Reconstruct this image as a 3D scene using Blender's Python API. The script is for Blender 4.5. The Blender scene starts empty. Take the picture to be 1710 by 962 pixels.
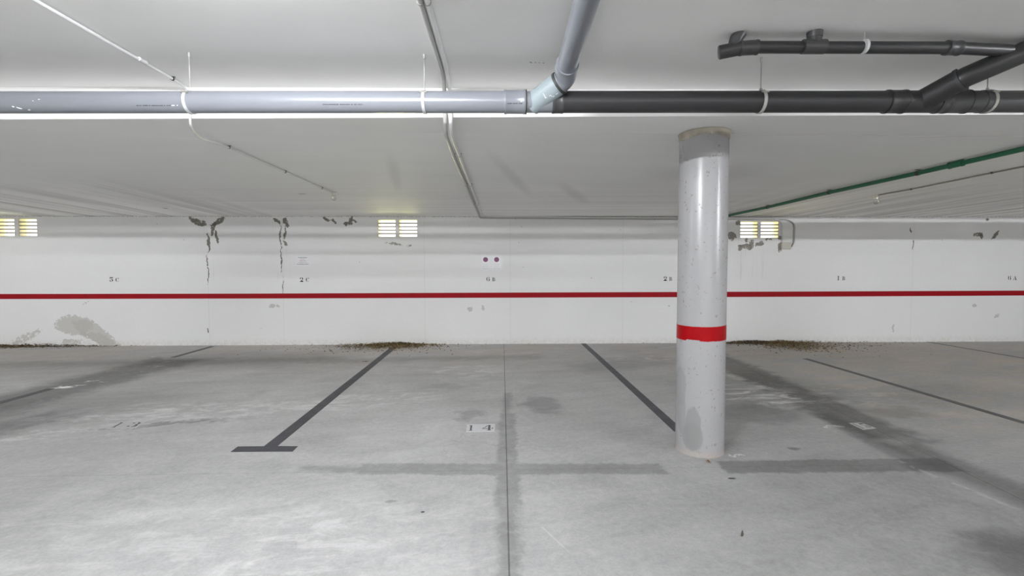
import bpy, bmesh, math, random
from mathutils import Vector, Matrix
random.seed(7)
C = bpy.context.scene.collection
PI = math.pi
R = math.radians

# ------------------------------------------------------------------ camera
F = 800.0; W, H = 1710, 962
EYE = Vector((0, 0, 1.5))
yaw = math.atan(17/F); pitch = math.atan(35/F); roll = 0.0015
RM = Matrix.Rotation(-yaw, 3, 'Z') @ Matrix.Rotation(PI/2 - pitch, 3, 'X') @ Matrix.Rotation(-roll, 3, 'Z')
cam_d = bpy.data.cameras.new('camera'); cam = bpy.data.objects.new('camera', cam_d); C.objects.link(cam)
cam_d.sensor_width = 36; cam_d.lens = F/W*36; cam_d.clip_start = .05; cam_d.clip_end = 100
cam.matrix_world = Matrix.Translation(EYE) @ RM.to_4x4()
bpy.context.scene.camera = cam

def ray(px, py): return (RM @ Vector((px-W/2, H/2-py, -F))).normalized()
def onpl(px, py, p, n):
    d = ray(px, py); p = Vector(p); n = Vector(n)
    return EYE + d * ((p-EYE).dot(n)/d.dot(n))
def onz(px, py, z): return onpl(px, py, (0, 0, z), (0, 0, 1))
def ony(px, py, y): return onpl(px, py, (0, y, 0), (0, 1, 0))

# ------------------------------------------------------------------ room planes
WY = 9.30                                   # end wall
ZS = 2.563                                  # beam soffit
fa, fb = onz(0, 199.5, ZS), onz(1710, 191.5, ZS)
ga, gb = onz(0, 217, ZS), onz(1710, 227.5, ZS)
def face_y(x): return fa.y + (fb.y-fa.y)*(x-fa.x)/(fb.x-fa.x)
def back_y(x): return ga.y + (gb.y-ga.y)*(x-ga.x)/(gb.x-ga.x)
fdir = (fb-fa).normalized(); fn = Vector((fdir.y, -fdir.x, 0)).normalized()   # towards camera
if fn.y > 0: fn = -fn
PV = (fa, fn)
PF = (Vector((0, 0, 2.762)), Vector((-.009, 0, -1)).normalized())
PB = (Vector((0, 3.75, 2.560)), Vector((0, -.0150, -1)).normalized())
PS = (Vector((0, 0, ZS)), Vector((0, 0, -1)))
PW = (Vector((0, WY, 0)), Vector((0, -1, 0)))
PL = {'F': PF, 'V': PV, 'S': PS, 'B': PB, 'W': PW}
def on(px, py, s, off=0.0):
    p, n = PL[s]; return onpl(px, py, p+n*off, n)
def zf(x): return 2.762 - .009*x
def zb(y): return 2.560 - .0150*(y-3.75)
def G(px, py): p = onz(px, py, 0); return (p.x, p.y)

# ------------------------------------------------------------------ node helpers
class NT:
    def __init__(s, m): s.t = m.node_tree
    def n(s, k, **kw):
        x = s.t.nodes.new(k)
        for a, b in kw.items(): setattr(x, a, b)
        return x
    def put(s, inp, v):
        if hasattr(v, 'links') and hasattr(v, 'node'): s.t.links.new(v, inp)
        else: inp.default_value = v
    def math(s, op, a, b=None, c=None, clamp=False):
        x = s.n('ShaderNodeMath', operation=op, use_clamp=clamp)
        s.put(x.inputs[0], a)
        if b is not None: s.put(x.inputs[1], b)
        if c is not None: s.put(x.inputs[2], c)
        return x.outputs[0]
    def mr(s, v, a, b, c=0., d=1., smooth=True):
        x = s.n('ShaderNodeMapRange', interpolation_type='SMOOTHSTEP' if smooth else 'LINEAR')
        s.put(x.inputs['Value'], v)
        for k, q in zip(('From Min', 'From Max', 'To Min', 'To Max'), (a, b, c, d)): s.put(x.inputs[k], q)
        return x.outputs[0]
    def noise(s, vec, scale, detail=4, rough=.55, dist=0.):
        x = s.n('ShaderNodeTexNoise'); s.put(x.inputs['Vector'], vec)
        x.inputs['Scale'].default_value = scale; x.inputs['Detail'].default_value = detail
        x.inputs['Roughness'].default_value = rough; x.inputs['Distortion'].default_value = dist
        return x
    def mapping(s, vec, loc=(0,0,0), rot=(0,0,0), sc=(1,1,1), kind='TEXTURE'):
        x = s.n('ShaderNodeMapping', vector_type=kind); s.put(x.inputs['Vector'], vec)
        x.inputs['Location'].default_value = loc; x.inputs['Rotation'].default_value = rot; x.inputs['Scale'].default_value = sc
        return x.outputs[0]
    def vm(s, op, a, b=None):
        x = s.n('ShaderNodeVectorMath', operation=op); s.put(x.inputs[0], a)
        if b is not None: s.put(x.inputs[1], b)
        return x.outputs['Value'] if op == 'LENGTH' else x.outputs[0]
    def mix(s, f, a, b, blend='MIX'):
        x = s.n('ShaderNodeMix', data_type='RGBA', blend_type=blend, clamp_factor=True)
        s.put(x.inputs[0], f); s.put(x.inputs[6], a); s.put(x.inputs[7], b)
        return x.outputs[2]
    def ell(s, vec, c, h, rot=(0,0,0), soft=.3):
        "1 inside an ellipsoid of centre c and half sizes h, fading to 0"
        q = s.vm('LENGTH', s.mapping(vec, c, rot, h))
        return s.mr(q, 1-soft, 1+soft, 1., 0.)
    def box(s, vec, c, h, rot=(0,0,0), soft=.03):
        q = s.vm('ABSOLUTE', s.mapping(vec, c, rot, (1,1,1)))
        q = s.vm('SUBTRACT', q, h)
        x = s.n('ShaderNodeSeparateXYZ'); s.put(x.inputs[0], q)
        d = s.math('MAXIMUM', s.math('MAXIMUM', x.outputs[0], x.outputs[1]), x.outputs[2])
        return s.mr(d, -soft, soft, 1., 0.)
def newmat(name):
    m = bpy.data.materials.new(name); m.use_nodes = True; t = NT(m)
    b = m.node_tree.nodes['Principled BSDF']
    return m, t, b
def c3(r, g=None, b=None):
    if g is None: g = b = r
    return (r, g, b, 1)
def simple(name, col, rough=.5, metal=0., var=.08, scale=18, bump=.0, spec=.5, stretch=(1,1,1), rv=1.):
    m, t, b = newmat(name)
    g = t.n('ShaderNodeTexCoord').outputs['Object']
    g = t.mapping(g, sc=stretch)
    n = t.noise(g, scale, 5)
    c = t.mix(n.outputs[0], c3(*[x*(1-var) for x in col]), c3(*[min(1, x*(1+var)) for x in col]))
    t.put(b.inputs['Base Color'], c)
    t.put(b.inputs['Roughness'], t.mr(n.outputs[0], .3, .7, rough*(1-.12*rv), min(1, rough*(1+.1*rv))))
    b.inputs['Metallic'].default_value = metal
    b.inputs['Specular IOR Level'].default_value = spec
    if bump:
        bp = t.n('ShaderNodeBump'); bp.inputs['Distance'].default_value = .002; bp.inputs['Strength'].default_value = bump
        t.put(bp.inputs['Height'], n.outputs[0]); t.put(b.inputs['Normal'], bp.outputs[0])
    return m
def position(t):
    return t.n('ShaderNodeNewGeometry').outputs['Position']

# ------------------------------------------------------------------ mesh helpers
def mesh_obj(name, bm, mat, parent=None, smooth=False, loc=None):
    me = bpy.data.meshes.new(name)
    if loc is not None: bmesh.ops.translate(bm, verts=bm.verts, vec=-Vector(loc))
    bmesh.ops.recalc_face_normals(bm, faces=bm.faces)
    bm.to_mesh(me); bm.free()
    if smooth:
        for p in me.polygons: p.use_smooth = True
        try: me.set_sharp_from_angle(angle=R(38))
        except Exception: pass
    o = bpy.data.objects.new(name, me); C.objects.link(o)
    for m in (mat if isinstance(mat, (list, tuple)) else [mat]): me.materials.append(m)
    if loc is not None: o.location = loc
    if parent is not None:
        o.parent = parent
        if loc is None: o.location = -world_loc(parent)
        else: o.location = Vector(loc) - world_loc(parent)
    return o
def world_loc(o):
    l = Vector(o.location)
    while o.parent: o = o.parent; l += o.location
    return l
def thing(name, label, cat, loc=(0,0,0), group=None):
    o = bpy.data.objects.new(name, None); C.objects.link(o); o.location = loc; o.empty_display_size = .1
    o['label'] = label; o['category'] = cat
    if group: o['group'] = group
    return o
def tag(o, label, cat, group=None, kind=None):
    o['label'] = label; o['category'] = cat
    if group: o['group'] = group
    if kind: o['kind'] = kind
    return o
def add_box(bm, lo, hi, mtx=None):
    vs = [Vector((x, y, z)) for x in (lo[0], hi[0]) for y in (lo[1], hi[1]) for z in (lo[2], hi[2])]
    if mtx: vs = [mtx @ v for v in vs]
    v = [bm.verts.new(p) for p in vs]
    for f in ((0,1,3,2),(4,6,7,5),(0,4,5,1),(2,3,7,6),(0,2,6,4),(1,5,7,3)): bm.faces.new([v[i] for i in f])
    return v
def fillet(pts, rad, seg=8):
    pts = [Vector(p) for p in pts]; out = [pts[0]]
    for i in range(1, len(pts)-1):
        a, b, c = pts[i-1], pts[i], pts[i+1]
        r = min(rad[i] if isinstance(rad, (list, tuple)) else rad, (a-b).length*.48, (c-b).length*.48)
        if r < 1e-4: out.append(b); continue
        p0 = b + (a-b).normalized()*r; p2 = b + (c-b).normalized()*r
        for k in range(seg+1):
            t = k/seg; out.append(p0*(1-t)**2 + b*2*t*(1-t) + p2*t*t)
    out.append(pts[-1]); return out
def add_tube(bm, pts, r, seg=16, caps=True, inner=None):
    pts = [Vector(p) for p in pts]; n = len(pts)
    rr = r if isinstance(r, (list, tuple)) else [r]*n
    t0 = (pts[1]-pts[0]).normalized()
    up = Vector((0,0,1)) if abs(t0.z) < .9 else Vector((1,0,0))
    u = t0.cross(up).normalized(); rings = []
    for i, p in enumerate(pts):
        if i == 0: t = t0
        elif i == n-1: t = (pts[-1]-pts[-2]).normalized()
        else:
            t = ((pts[i]-pts[i-1]).normalized() + (pts[i+1]-pts[i]).normalized())
            t = t.normalized() if t.length > 1e-6 else (pts[i+1]-pts[i]).normalized()
        u = (u - t*u.dot(t)).normalized(); v = t.cross(u)
        rings.append([bm.verts.new(p + (u*math.cos(2*PI*k/seg) + v*math.sin(2*PI*k/seg))*rr[i]) for k in range(seg)])
    for a, b in zip(rings, rings[1:]):
        for k in range(seg): bm.faces.new((a[k], a[(k+1) % seg], b[(k+1) % seg], b[k]))
    if caps:
        bm.faces.new(list(reversed(rings[0]))); bm.faces.new(rings[-1])
    return rings
def tube(name, pts, r, mat, parent=None, seg=16, loc=None, caps=True):
    bm = bmesh.new(); add_tube(bm, pts, r, seg, caps)
    return mesh_obj(name, bm, mat, parent, True, loc)
def sleeve(name, a, b, r, mat, parent, lip=.003, seg=32, both=True):
    "pipe socket: a short tube with slightly rounded, thicker rims"
    a, b = Vector(a), Vector(b); d = (b-a); L = d.length; d.normalize()
    e = min(.012, L*.2)
    prof = [(0, r-.003), (.0, r+lip*.6), (e*.5, r+lip), (e, r+lip), (e*1.3, r), (L-e*1.3, r)]
    prof += ([(L-e, r+lip), (L-e*.5, r+lip), (L, r+lip*.6), (L, r-.003)] if both else [(L-e, r-.001), (L, r-.004)])
    bm = bmesh.new(); pts = []; rr = []
    for i, (s, q) in enumerate(prof): pts.append(a + d*(s + i*1e-5)); rr.append(q)
    add_tube(bm, pts, rr, seg)
    return mesh_obj(name, bm, mat, parent, True)
def strap(name, c, ax, r, w, mat, parent, seg=32):
    "flat metal band round a pipe"
    c = Vector(c); ax = Vector(ax).normalized()
    bm = bmesh.new()
    pts = [c-ax*w/2, c-ax*w/2+ax*1e-5, c+ax*w/2-ax*1e-5, c+ax*w/2]
    add_tube(bm, pts, [r-.002, r+.0025, r+.0025, r-.002], seg)
    return mesh_obj(name, bm, mat, parent, True)
def lathe(bm, prof, c, seg=64, jit=None):
    rings = []
    for (r, z) in prof:
        rings.append([bm.verts.new((c[0]+r*math.cos(2*PI*k/seg), c[1]+r*math.sin(2*PI*k/seg), z + (jit(k, r, z) if jit else 0))) for k in range(seg)])
    for a, b in zip(rings, rings[1:]):
        for k in range(seg): bm.faces.new((a[k], a[(k+1) % seg], b[(k+1) % seg], b[k]))
    return rings
def struct(name, bm, mat):
    o = mesh_obj(name, bm, mat); o['kind'] = 'structure'; return o

# ------------------------------------------------------------------ materials
# floor: trowelled concrete with joints and damp stains
def floor_mat(X0, X1, Y0, Y1):
    m, t, b = newmat('floor_concrete')
    def hit(cx, cy, hx, hy, an, pad):
        ex = abs(hx*math.cos(an))+abs(hy*math.sin(an))+pad; ey = abs(hx*math.sin(an))+abs(hy*math.cos(an))+pad
        return cx+ex > X0 and cx-ex < X1 and cy+ey > Y0 and cy-ey < Y1
    P = position(t)
    wob = t.noise(P, 3.5, 5, .6)
    wv = t.vm('SUBTRACT', wob.outputs['Color'], (.5, .5, .5))
    wh = t.vm('SUBTRACT', t.noise(P, 22, 4, .7).outputs['Color'], (.5, .5, .5))
    PW1 = t.vm('ADD', t.vm('ADD', P, t.vm('MULTIPLY', wv, (.10, .10, 0))), t.vm('MULTIPLY', wh, (.07, .07, 0)))
    PW2 = t.vm('ADD', P, t.vm('MULTIPLY', wv, (.55, .5, 0)))
    big = t.noise(P, .45, 5, .6, .6).outputs[0]
    mid = t.noise(P, 2.2, 8, .68, .8).outputs[0]
    strk = t.noise(t.mapping(P, rot=(0,0,R(14)), sc=(3.2, .8, 1)), 3.2, 8, .66, .5).outputs[0]
    fine = t.noise(P, 60, 6, .7).outputs[0]
    speck = t.noise(P, 22, 4, .6).outputs[0]
    v = t.math('ADD', t.math('MULTIPLY', t.math('SUBTRACT', big, .5), .20), .465)
    v = t.math('ADD', v, t.math('MULTIPLY', t.math('SUBTRACT', mid, .5), .30))
    v = t.math('ADD', v, t.math('MULTIPLY', t.math('SUBTRACT', strk, .5), .23))
    v = t.math('ADD', v, t.math('MULTIPLY', t.math('SUBTRACT', fine, .5), .24))
    v = t.math('ADD', v, t.math('MULTIPLY', t.math('SUBTRACT', speck, .5), .20))
    rag = t.math('MULTIPLY', t.math('SUBTRACT', t.noise(P, 11, 7, .72, .4).outputs[0], .5), 1.5)
    def apply(v, mask, amt, ragged=.6):
        if mask is None: return v
        mk = t.math('MULTIPLY', mask, t.math('ADD', 1.0, t.math('MULTIPLY', rag, ragged*2)), clamp=True)
        return t.math('MULTIPLY', v, t.math('SUBTRACT', 1., t.math('MULTIPLY', mk, min(.9, amt*1.75))))
    def band(p1, p2, w, soft, vec=None):
        a, c = G(*p1), G(*p2); L = math.hypot(c[0]-a[0], c[1]-a[1]); an = math.atan2(c[1]-a[1], c[0]-a[0])
        if not hit((a[0]+c[0])/2, (a[1]+c[1])/2, L/2, w/2, an, soft+.3): return None
        return t.box(vec or PW1, ((a[0]+c[0])/2, (a[1]+c[1])/2, 0), (L/2, w/2, 1), (0,0,an), soft)
    def blob(p, hx, hy, soft=.35, an=0, vec=None):
        a = G(*p)
        if not hit(a[0], a[1], hx*(1+soft), hy*(1+soft), R(an), .3): return None
        return t.ell(vec or PW2, (a[0], a[1], 0), (hx, hy, 5), (0,0,R(an)), soft)
    def union(*ms):
        ms = [q for q in ms if q is not None]
        if not ms: return None
        o = ms[0]
        for q in ms[1:]: o = t.math('MAXIMUM', o, q)
        return o
    # damp cross
    v = apply(v, union(band((500, 784), (700, 783), .10, .05), band((600, 783), (1110, 783), .19, .022), band((848, 690), (848, 845), .165, .025),
                       band((847, 655), (847, 715), .08, .04), band((849, 835), (853, 1300), .12, .04)), .19, .75)
    v = apply(v, band((1205, 780), (1590, 776), .225, .022), .25, .5)
    # dark swath along the right-hand joint
    v = apply(v, band((1180, 590), (1500, 735), .55, .12, PW2), .32, .35)
    v = apply(v, band((1370, 690), (1560, 790), .22, .06), .20, .3)
    v = apply(v, band((1500, 740), (1760, 850), .33, .10), .26, .35)
    v = apply(v, blob((1275, 650), .9, 1.1), .14)
    v = apply(v, blob((1260, 690), .45, .35), .18)
    v = apply(v, blob((1690, 925), .26, .22, .5), .20, .3)
    v = apply(v, blob((1760, 930), .3, .25, .5), .18, .3)
    # left-hand swaths
    v = apply(v, band((-60, 690), (300, 600), .9, .25, PW2), .30, .4)
    v = apply(v, band((-60, 730), (120, 690), .45, .15, PW2), .20, .4)
    v = apply(v, band((-100, 612), (560, 600), .5, .25, PW2), .17, .4)
    v = apply(v, blob((410, 600), 1.6, .7, .5), .14)
    v = apply(v, band((560, 603), (900, 595), .35, .2, PW2), .16, .5)
    v = apply(v, band((960, 615), (1125, 600), .7, .25, PW2), .13, .5)
    # near bay marks
    v = apply(v, blob((905, 675), .22, .28, .4), .20)
    v = apply(v, blob((785, 690), .10, .16, .4), .16)
    v = apply(v, blob((770, 700), .07, .10, .4), .14)
    v = apply(v, blob((755, 645), .35, .1, .5), .10)
    v = apply(v, blob((1325, 749), .05, .035, .3, vec=PW1), .28, .2)
    v = apply(v, blob((654, 838), .035, .02, .3, vec=PW1), .2, .2)
    v = apply(v, blob((1222, 799), .028, .013, .3, vec=P), .75, .2)
    v = apply(v, blob((706, 855), .012, .01, .3, vec=P), .5, .2)
    v = apply(v, blob((260, 710), .55, .05, .4, 12), .25)
    v = apply(v, blob((1600, 660), 1.3, .55, .5), .10)
    v = apply(v, blob((1500, 690), .3, .2, .4), .16)
    v = apply(v, blob((60, 600), 3.2, 1.6, .5), .08)
    v = apply(v, blob((-40, 700), 1.5, .7, .5, 25), .16)
    # pale scuffs
    def pale(v, mask, amt, lo=.48, hi=.62):
        if mask is None: return v
        g = t.mr(t.noise(t.mapping(P, rot=(0,0,R(10)), sc=(2.5, 1, 1)), 7, 7, .7, .6).outputs[0], lo, hi)
        return t.math('ADD', v, t.math('MULTIPLY', t.math('MULTIPLY', g, mask), amt))
    v = pale(v, blob((610, 665), .75, .35, .5), .14)
    v = pale(v, blob((780, 620), .55, .45, .5), .15)
    v = pale(v, blob((300, 690), 1.3, .35, .5, 8), .18, .44)
    v = pale(v, blob((120, 725), .8, .15, .5, 8), .16)
    v = pale(v, blob((1250, 660), .55, .4, .5, -40), .30, .45)
    v = pale(v, band((1215, 625), (1330, 668), .14, .06), .22, .42)
    v = pale(v, blob((1385, 711), .10, .03, .3, -8), .35, .3, .45)
    v = pale(v, blob((1240, 765), .07, .012, .3), .35, .3, .45)
    v = pale(v, blob((103, 646), .12, .03, .3), .4, .3, .45)
    v = pale(v, band((85, 650), (175, 637), .10, .04), .5, .53, .58)
    v = pale(v, band((95, 652), (330, 592), .25, .08), .45, .60, .64)
    v = pale(v, blob((280, 597), .35, .12, .4), .35, .55, .6)
    v = pale(v, blob((1060, 600), .7, .3, .4), .14)
    v = pale(v, blob((1420, 660), 1.2, .5, .5), .10)
    v = pale(v, blob((240, 900), 1.2, .5, .6), .07)
    v = pale(v, blob((640, 910), 1.0, .5, .6), .07)
    v = pale(v, band((905, 880), (950, 922), .008, .006, P), .12, .2, .3)
    v = pale(v, band((795, 920), (835, 893), .006, .006, P), .14, .45, .5)
    v = pale(v, band((1500, 770), (1700, 850), .03, .02), .14, .45, .5)
    # wandering damp outline left of the crossing
    bl = blob((785, 745), .30, .30, .4)
    if bl is not None:
        w = t.n('ShaderNodeTexVoronoi', feature='DISTANCE_TO_EDGE'); t.put(w.inputs['Vector'], PW2); w.inputs['Scale'].default_value = 3.2
        ring = t.mr(w.outputs['Distance'], .0, .035, 1, 0)
        v = apply(v, t.math('MULTIPLY', ring, bl), .13, .4)
    # joints
    sx = t.n('ShaderNodeSeparateXYZ'); t.put(sx.inputs[0], P)
    def jline(x0, x1, y0, y1, w, amt, v):
        L = math.hypot(x1-x0, y1-y0); an = math.atan2(y1-y0, x1-x0)
        if not hit((x0+x1)/2, (y0+y1)/2, L/2, w, an, .02): return v
        mk = t.box(P, ((x0+x1)/2, (y0+y1)/2, 0), (L/2, w, 1), (0,0,an), .0012)
        return t.math('MULTIPLY', v, t.math('SUBTRACT', 1., t.math('MULTIPLY', mk, amt)))
    a0, a1 = G(841.5, 574), G(850.5, 962)
    d = ((a1[0]-a0[0])/(a1[1]-a0[1]))
    v = jline(a0[0], a1[0]+d*-2.0, WY, a1[1]-2.0, .0042, .62, v)
    c0, c1 = G(0, 797), G(1710, 772)
    v = jline(c0[0]-1.2, c1[0]+2, c0[1], c1[1], .0022, .26, v)
    b0, b1 = G(1322, 655), G(1710, 836)
    v = jline(b0[0]+.35, b1[0], WY, b1[1], .0040, .40, v)
    v = jline(b0[0]+.40, b1[0]+.04, WY, b1[1], .0022, .22, v)
    v = jline(b1[0], b1[0]-.05, b1[1], -2, .0040, .35, v)
    # colour
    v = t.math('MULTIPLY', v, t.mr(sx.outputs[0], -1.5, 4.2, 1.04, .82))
    v = t.math('MULTIPLY', v, t.mr(sx.outputs[1], 2.4, 5.2, .87, 1.07))  # near floor coloured darker, far floor lighter, to even out the lamp falloff
    vr = t.n('ShaderNodeCombineColor'); t.put(vr.inputs[0], v); t.put(vr.inputs[1], v); t.put(vr.inputs[2], v)
    col = t.mix(1.0, vr.outputs[0], c3(1.0, .995, .975), 'MULTIPLY')
    warm = t.math('MULTIPLY', t.mr(sx.outputs[1], 6.0, 8.8), t.mr(t.noise(P, .9, 3).outputs[0], .35, .6))
    col = t.mix(t.math('MULTIPLY', warm, .5), col, c3(1.05, .93, .82), 'MULTIPLY')
    rs = t.math('MULTIPLY', t.ell(P, (6.5, 6.4, 0), (3.2, 3.0, 5), soft=.4), t.mr(strk, .42, .6))
    col = t.mix(t.math('MULTIPLY', rs, .75), col, c3(1.05, .94, .80), 'MULTIPLY')
    if hit(*G(1183, 771), .1, .1, 0, 0): rust = t.ell(P, (*G(1183, 771), 0), (.016, .03, 5), soft=.5)
    if hit(*G(1183, 771), .1, .1, 0, 0): col = t.mix(t.math('MULTIPLY', rust, .8), col, c3(.20, .13, .09))
    red = t.math('MULTIPLY', t.ell(PW2, (*G(1590, 705), 0), (.5, .18, 5), soft=.5), t.mr(mid, .5, .6))
    col = t.mix(t.math('MULTIPLY', red, .35), col, c3(.45, .28, .25))
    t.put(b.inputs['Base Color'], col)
    t.put(b.inputs['Roughness'], t.mr(mid, .3, .7, .52, .75)); b.inputs['Specular IOR Level'].default_value = .35
    bp = t.n('ShaderNodeBump'); bp.inputs['Distance'].default_value = .004; bp.inputs['Strength'].default_value = .22
    t.put(bp.inputs['Height'], t.math('ADD', fine, mid)); t.put(b.inputs['Normal'], bp.outputs[0])
    return m

def wall_mat(X0, X1, Z0, Z1):
    m, t, b = newmat('wall_paint')
    P = position(t)
    wv = t.vm('SUBTRACT', t.noise(P, 5, 5, .65).outputs['Color'], (.5,.5,.5))
    Q = t.vm('ADD', P, t.vm('MULTIPLY', wv, (.18, 0, .18)))
    big = t.noise(P, .6, 4, .6).outputs[0]; fine = t.noise(P, 35, 5, .6).outputs[0]
    v = t.math('ADD', .85, t.math('MULTIPLY', t.math('SUBTRACT', big, .5), .08))
    v = t.math('ADD', v, t.math('MULTIPLY', t.math('SUBTRACT', fine, .5), .05))
    cc = t.n('ShaderNodeCombineColor')
    for i in range(3): t.put(cc.inputs[i], v)
    col = t.mix(1., cc.outputs[0], c3(1, 1, .992), 'MULTIPLY')
    ragn = t.noise(P, 22, 5, .75).outputs[0]
    ragv = t.noise(t.mapping(P, sc=(.35, 1, 1.6)), 14, 6, .7).outputs[0]
    def pk(px, py): p = ony(px, py, WY); return (p.x, WY, p.z)
    def patch(col, px, py, wx, wz, an, thr, c, amt=1., nz=ragn, soft=.55, src=None):
        c_ = pk(px, py); e = max(wx, wz)*1.6+.15
        if c_[0]+e < X0 or c_[0]-e > X1 or c_[2]+e < Z0 or c_[2]-e > Z1: return col
        k = t.ell(src or Q, c_, (wx, 5, wz), (0, R(an), 0), soft)
        k = t.mr(t.math('MULTIPLY', k, nz), thr, thr+.05)
        return t.mix(t.math('MULTIPLY', k, amt), col, c3(*c))
    dk = (.13, .12, .09); gr = (.34, .335, .30)
    # flaked paint where the wall meets the ceiling
    for px, py, wx, wz, an in ((331, 370, .19, .055, 20), (364, 371, .17, .05, -28), (356, 384, .04, .14, 12), (363, 397, .025, .14, -6),
                               (348, 405, .022, .22, 0), (347, 450, .014, .28, 0), (461, 368, .10, .035, 35), (477, 372, .045, .09, -15),
                               (475, 390, .02, .16, 0), (468, 392, .014, .25, 0), (476, 408, .03, .07, -25), (470, 432, .012, .3, 0), (473, 480, .012, .22, 0),
                               (546, 368, .08, .04, 25), (557, 370, .05, .04, 0), (577, 373, .05, .05, -20), (585, 369, .04, .10, 15), (592, 370, .07, .02, 30),
                               (1233, 371, .05, .07, 10), (1222, 394, .08, .10, 20), (1247, 412, .15, .05, 5), (1254, 408, .05, .08, 0), (1236, 414, .05, .08, 0),
                               (1268, 409, .10, .045, -12), (1302, 397, .05, .04, 0), (1303, 413, .05, .09, 0), (1285, 400, .08, .03, 0), (1247, 401, .03, .06, 0),
                               (1633, 392, .13, .05, 8), (1640, 396, .04, .05, 0), (1662, 391, .035, .11, 35), (1522, 385, .02, .05, -20), (1525, 410, .014, .12, 0),
                               (1649, 367, .04, .03, 0), (347, 551, .012, .06, 0), (1118, 512, .02, .01, 0)):
        col = patch(col, px, py, wx*1.15, wz*1.15, an, .36, dk if px < 1200 or px > 1310 else (.22, .20, .17), .9)
    for px, py, wx, wz, an in ((660, 408, .22, .035, 0), (683, 409, .08, .04, 0), (645, 405, .05, .02, 0)):
        col = patch(col, px, py, wx, wz, an, .44, (.25, .23, .18), .8)
    # bare grey damp patches low on the wall
    for px, py, wx, wz, an, th in ((125, 543, .38, .2, 0, .27), (158, 556, .5, .18, 30, .30), (170, 568, .5, .12, 20, .36), (120, 572, .3, .09, 0, .42), (42, 565, .45, .10, -25, .44),
                               (143, 505, .25, .03, -25, .5), (454, 512, .07, .045, 0, .30), (463, 512, .05, .03, 0, .34), (785, 517, .06, .06, 0, .34), (807, 515, .04, .05, 0, .36),
                               (1627, 509, .05, .05, 0, .36), (1665, 527, .08, .05, -30, .44), (1492, 548, .04, .12, 0, .44)):
        col = patch(col, px, py, wx, wz, an, th, (.52, .51, .47), .75)
    # vertical panel seams and drips
    for px in (347, 472, 709, 1040, 1524, 852):
        x = ony(px, 450, WY).x
        if x+.1 < X0 or x-.1 > X1: continue
        k = t.box(t.vm('ADD', P, t.vm('MULTIPLY', wv, (.012,0,0))), (x, WY, 1.25), (.006, 3, 1.3), soft=.008)
        col = t.mix(t.math('MULTIPLY', k, .13), col, c3(.35, .34, .32))
    for px in (347, 473, 1246, 1270, 1240):
        x = ony(px, 450, WY).x
        if x+.3 < X0 or x-.3 > X1 or Z1 < 1.3: continue
        k = t.box(P, (x, WY, 1.6), (.15, 3, .9), soft=.1)
        k = t.math('MULTIPLY', k, t.mr(t.noise(t.mapping(P, sc=(.06, 1, 3)), 3, 3).outputs[0], .55, .75))
        col = t.mix(t.math('MULTIPLY', k, .30), col, c3(.50, .48, .43))
    # tiny pits
    vo = t.n('ShaderNodeTexVoronoi'); t.put(vo.inputs['Vector'], P); vo.inputs['Scale'].default_value = 2.4
    pit = t.mr(vo.outputs['Distance'], .018, .032, 1, 0)
    col = t.mix(t.math('MULTIPLY', pit, .6), col, c3(.3, .28, .25))
    # ragged brownish darkening at the foot and under the ceiling
    sx = t.n('ShaderNodeSeparateXYZ'); t.put(sx.inputs[0], P)
    k = t.math('MULTIPLY', t.mr(sx.outputs[2], 0., .16, 1, 0), t.mr(ragn, .35, .7))
    col = t.mix(t.math('MULTIPLY', k, .5), col, c3(.55, .52, .44))
    k = t.math('MULTIPLY', t.mr(sx.outputs[2], 2.455, 2.475, 0, 1), t.mr(ragv, .42, .6))
    col = t.mix(t.math('MULTIPLY', k, .7), col, c3(.25, .22, .18))
    t.put(b.inputs['Base Color'], col); b.inputs['Roughness'].default_value = .72; b.inputs['Specular IOR Level'].default_value = .25
    bp = t.n('ShaderNodeBump'); bp.inputs['Distance'].default_value = .004; bp.inputs['Strength'].default_value = .3
    t.put(bp.inputs['Height'], t.math('ADD', fine, big)); t.put(b.inputs['Normal'], bp.outputs[0])
    return m

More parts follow.
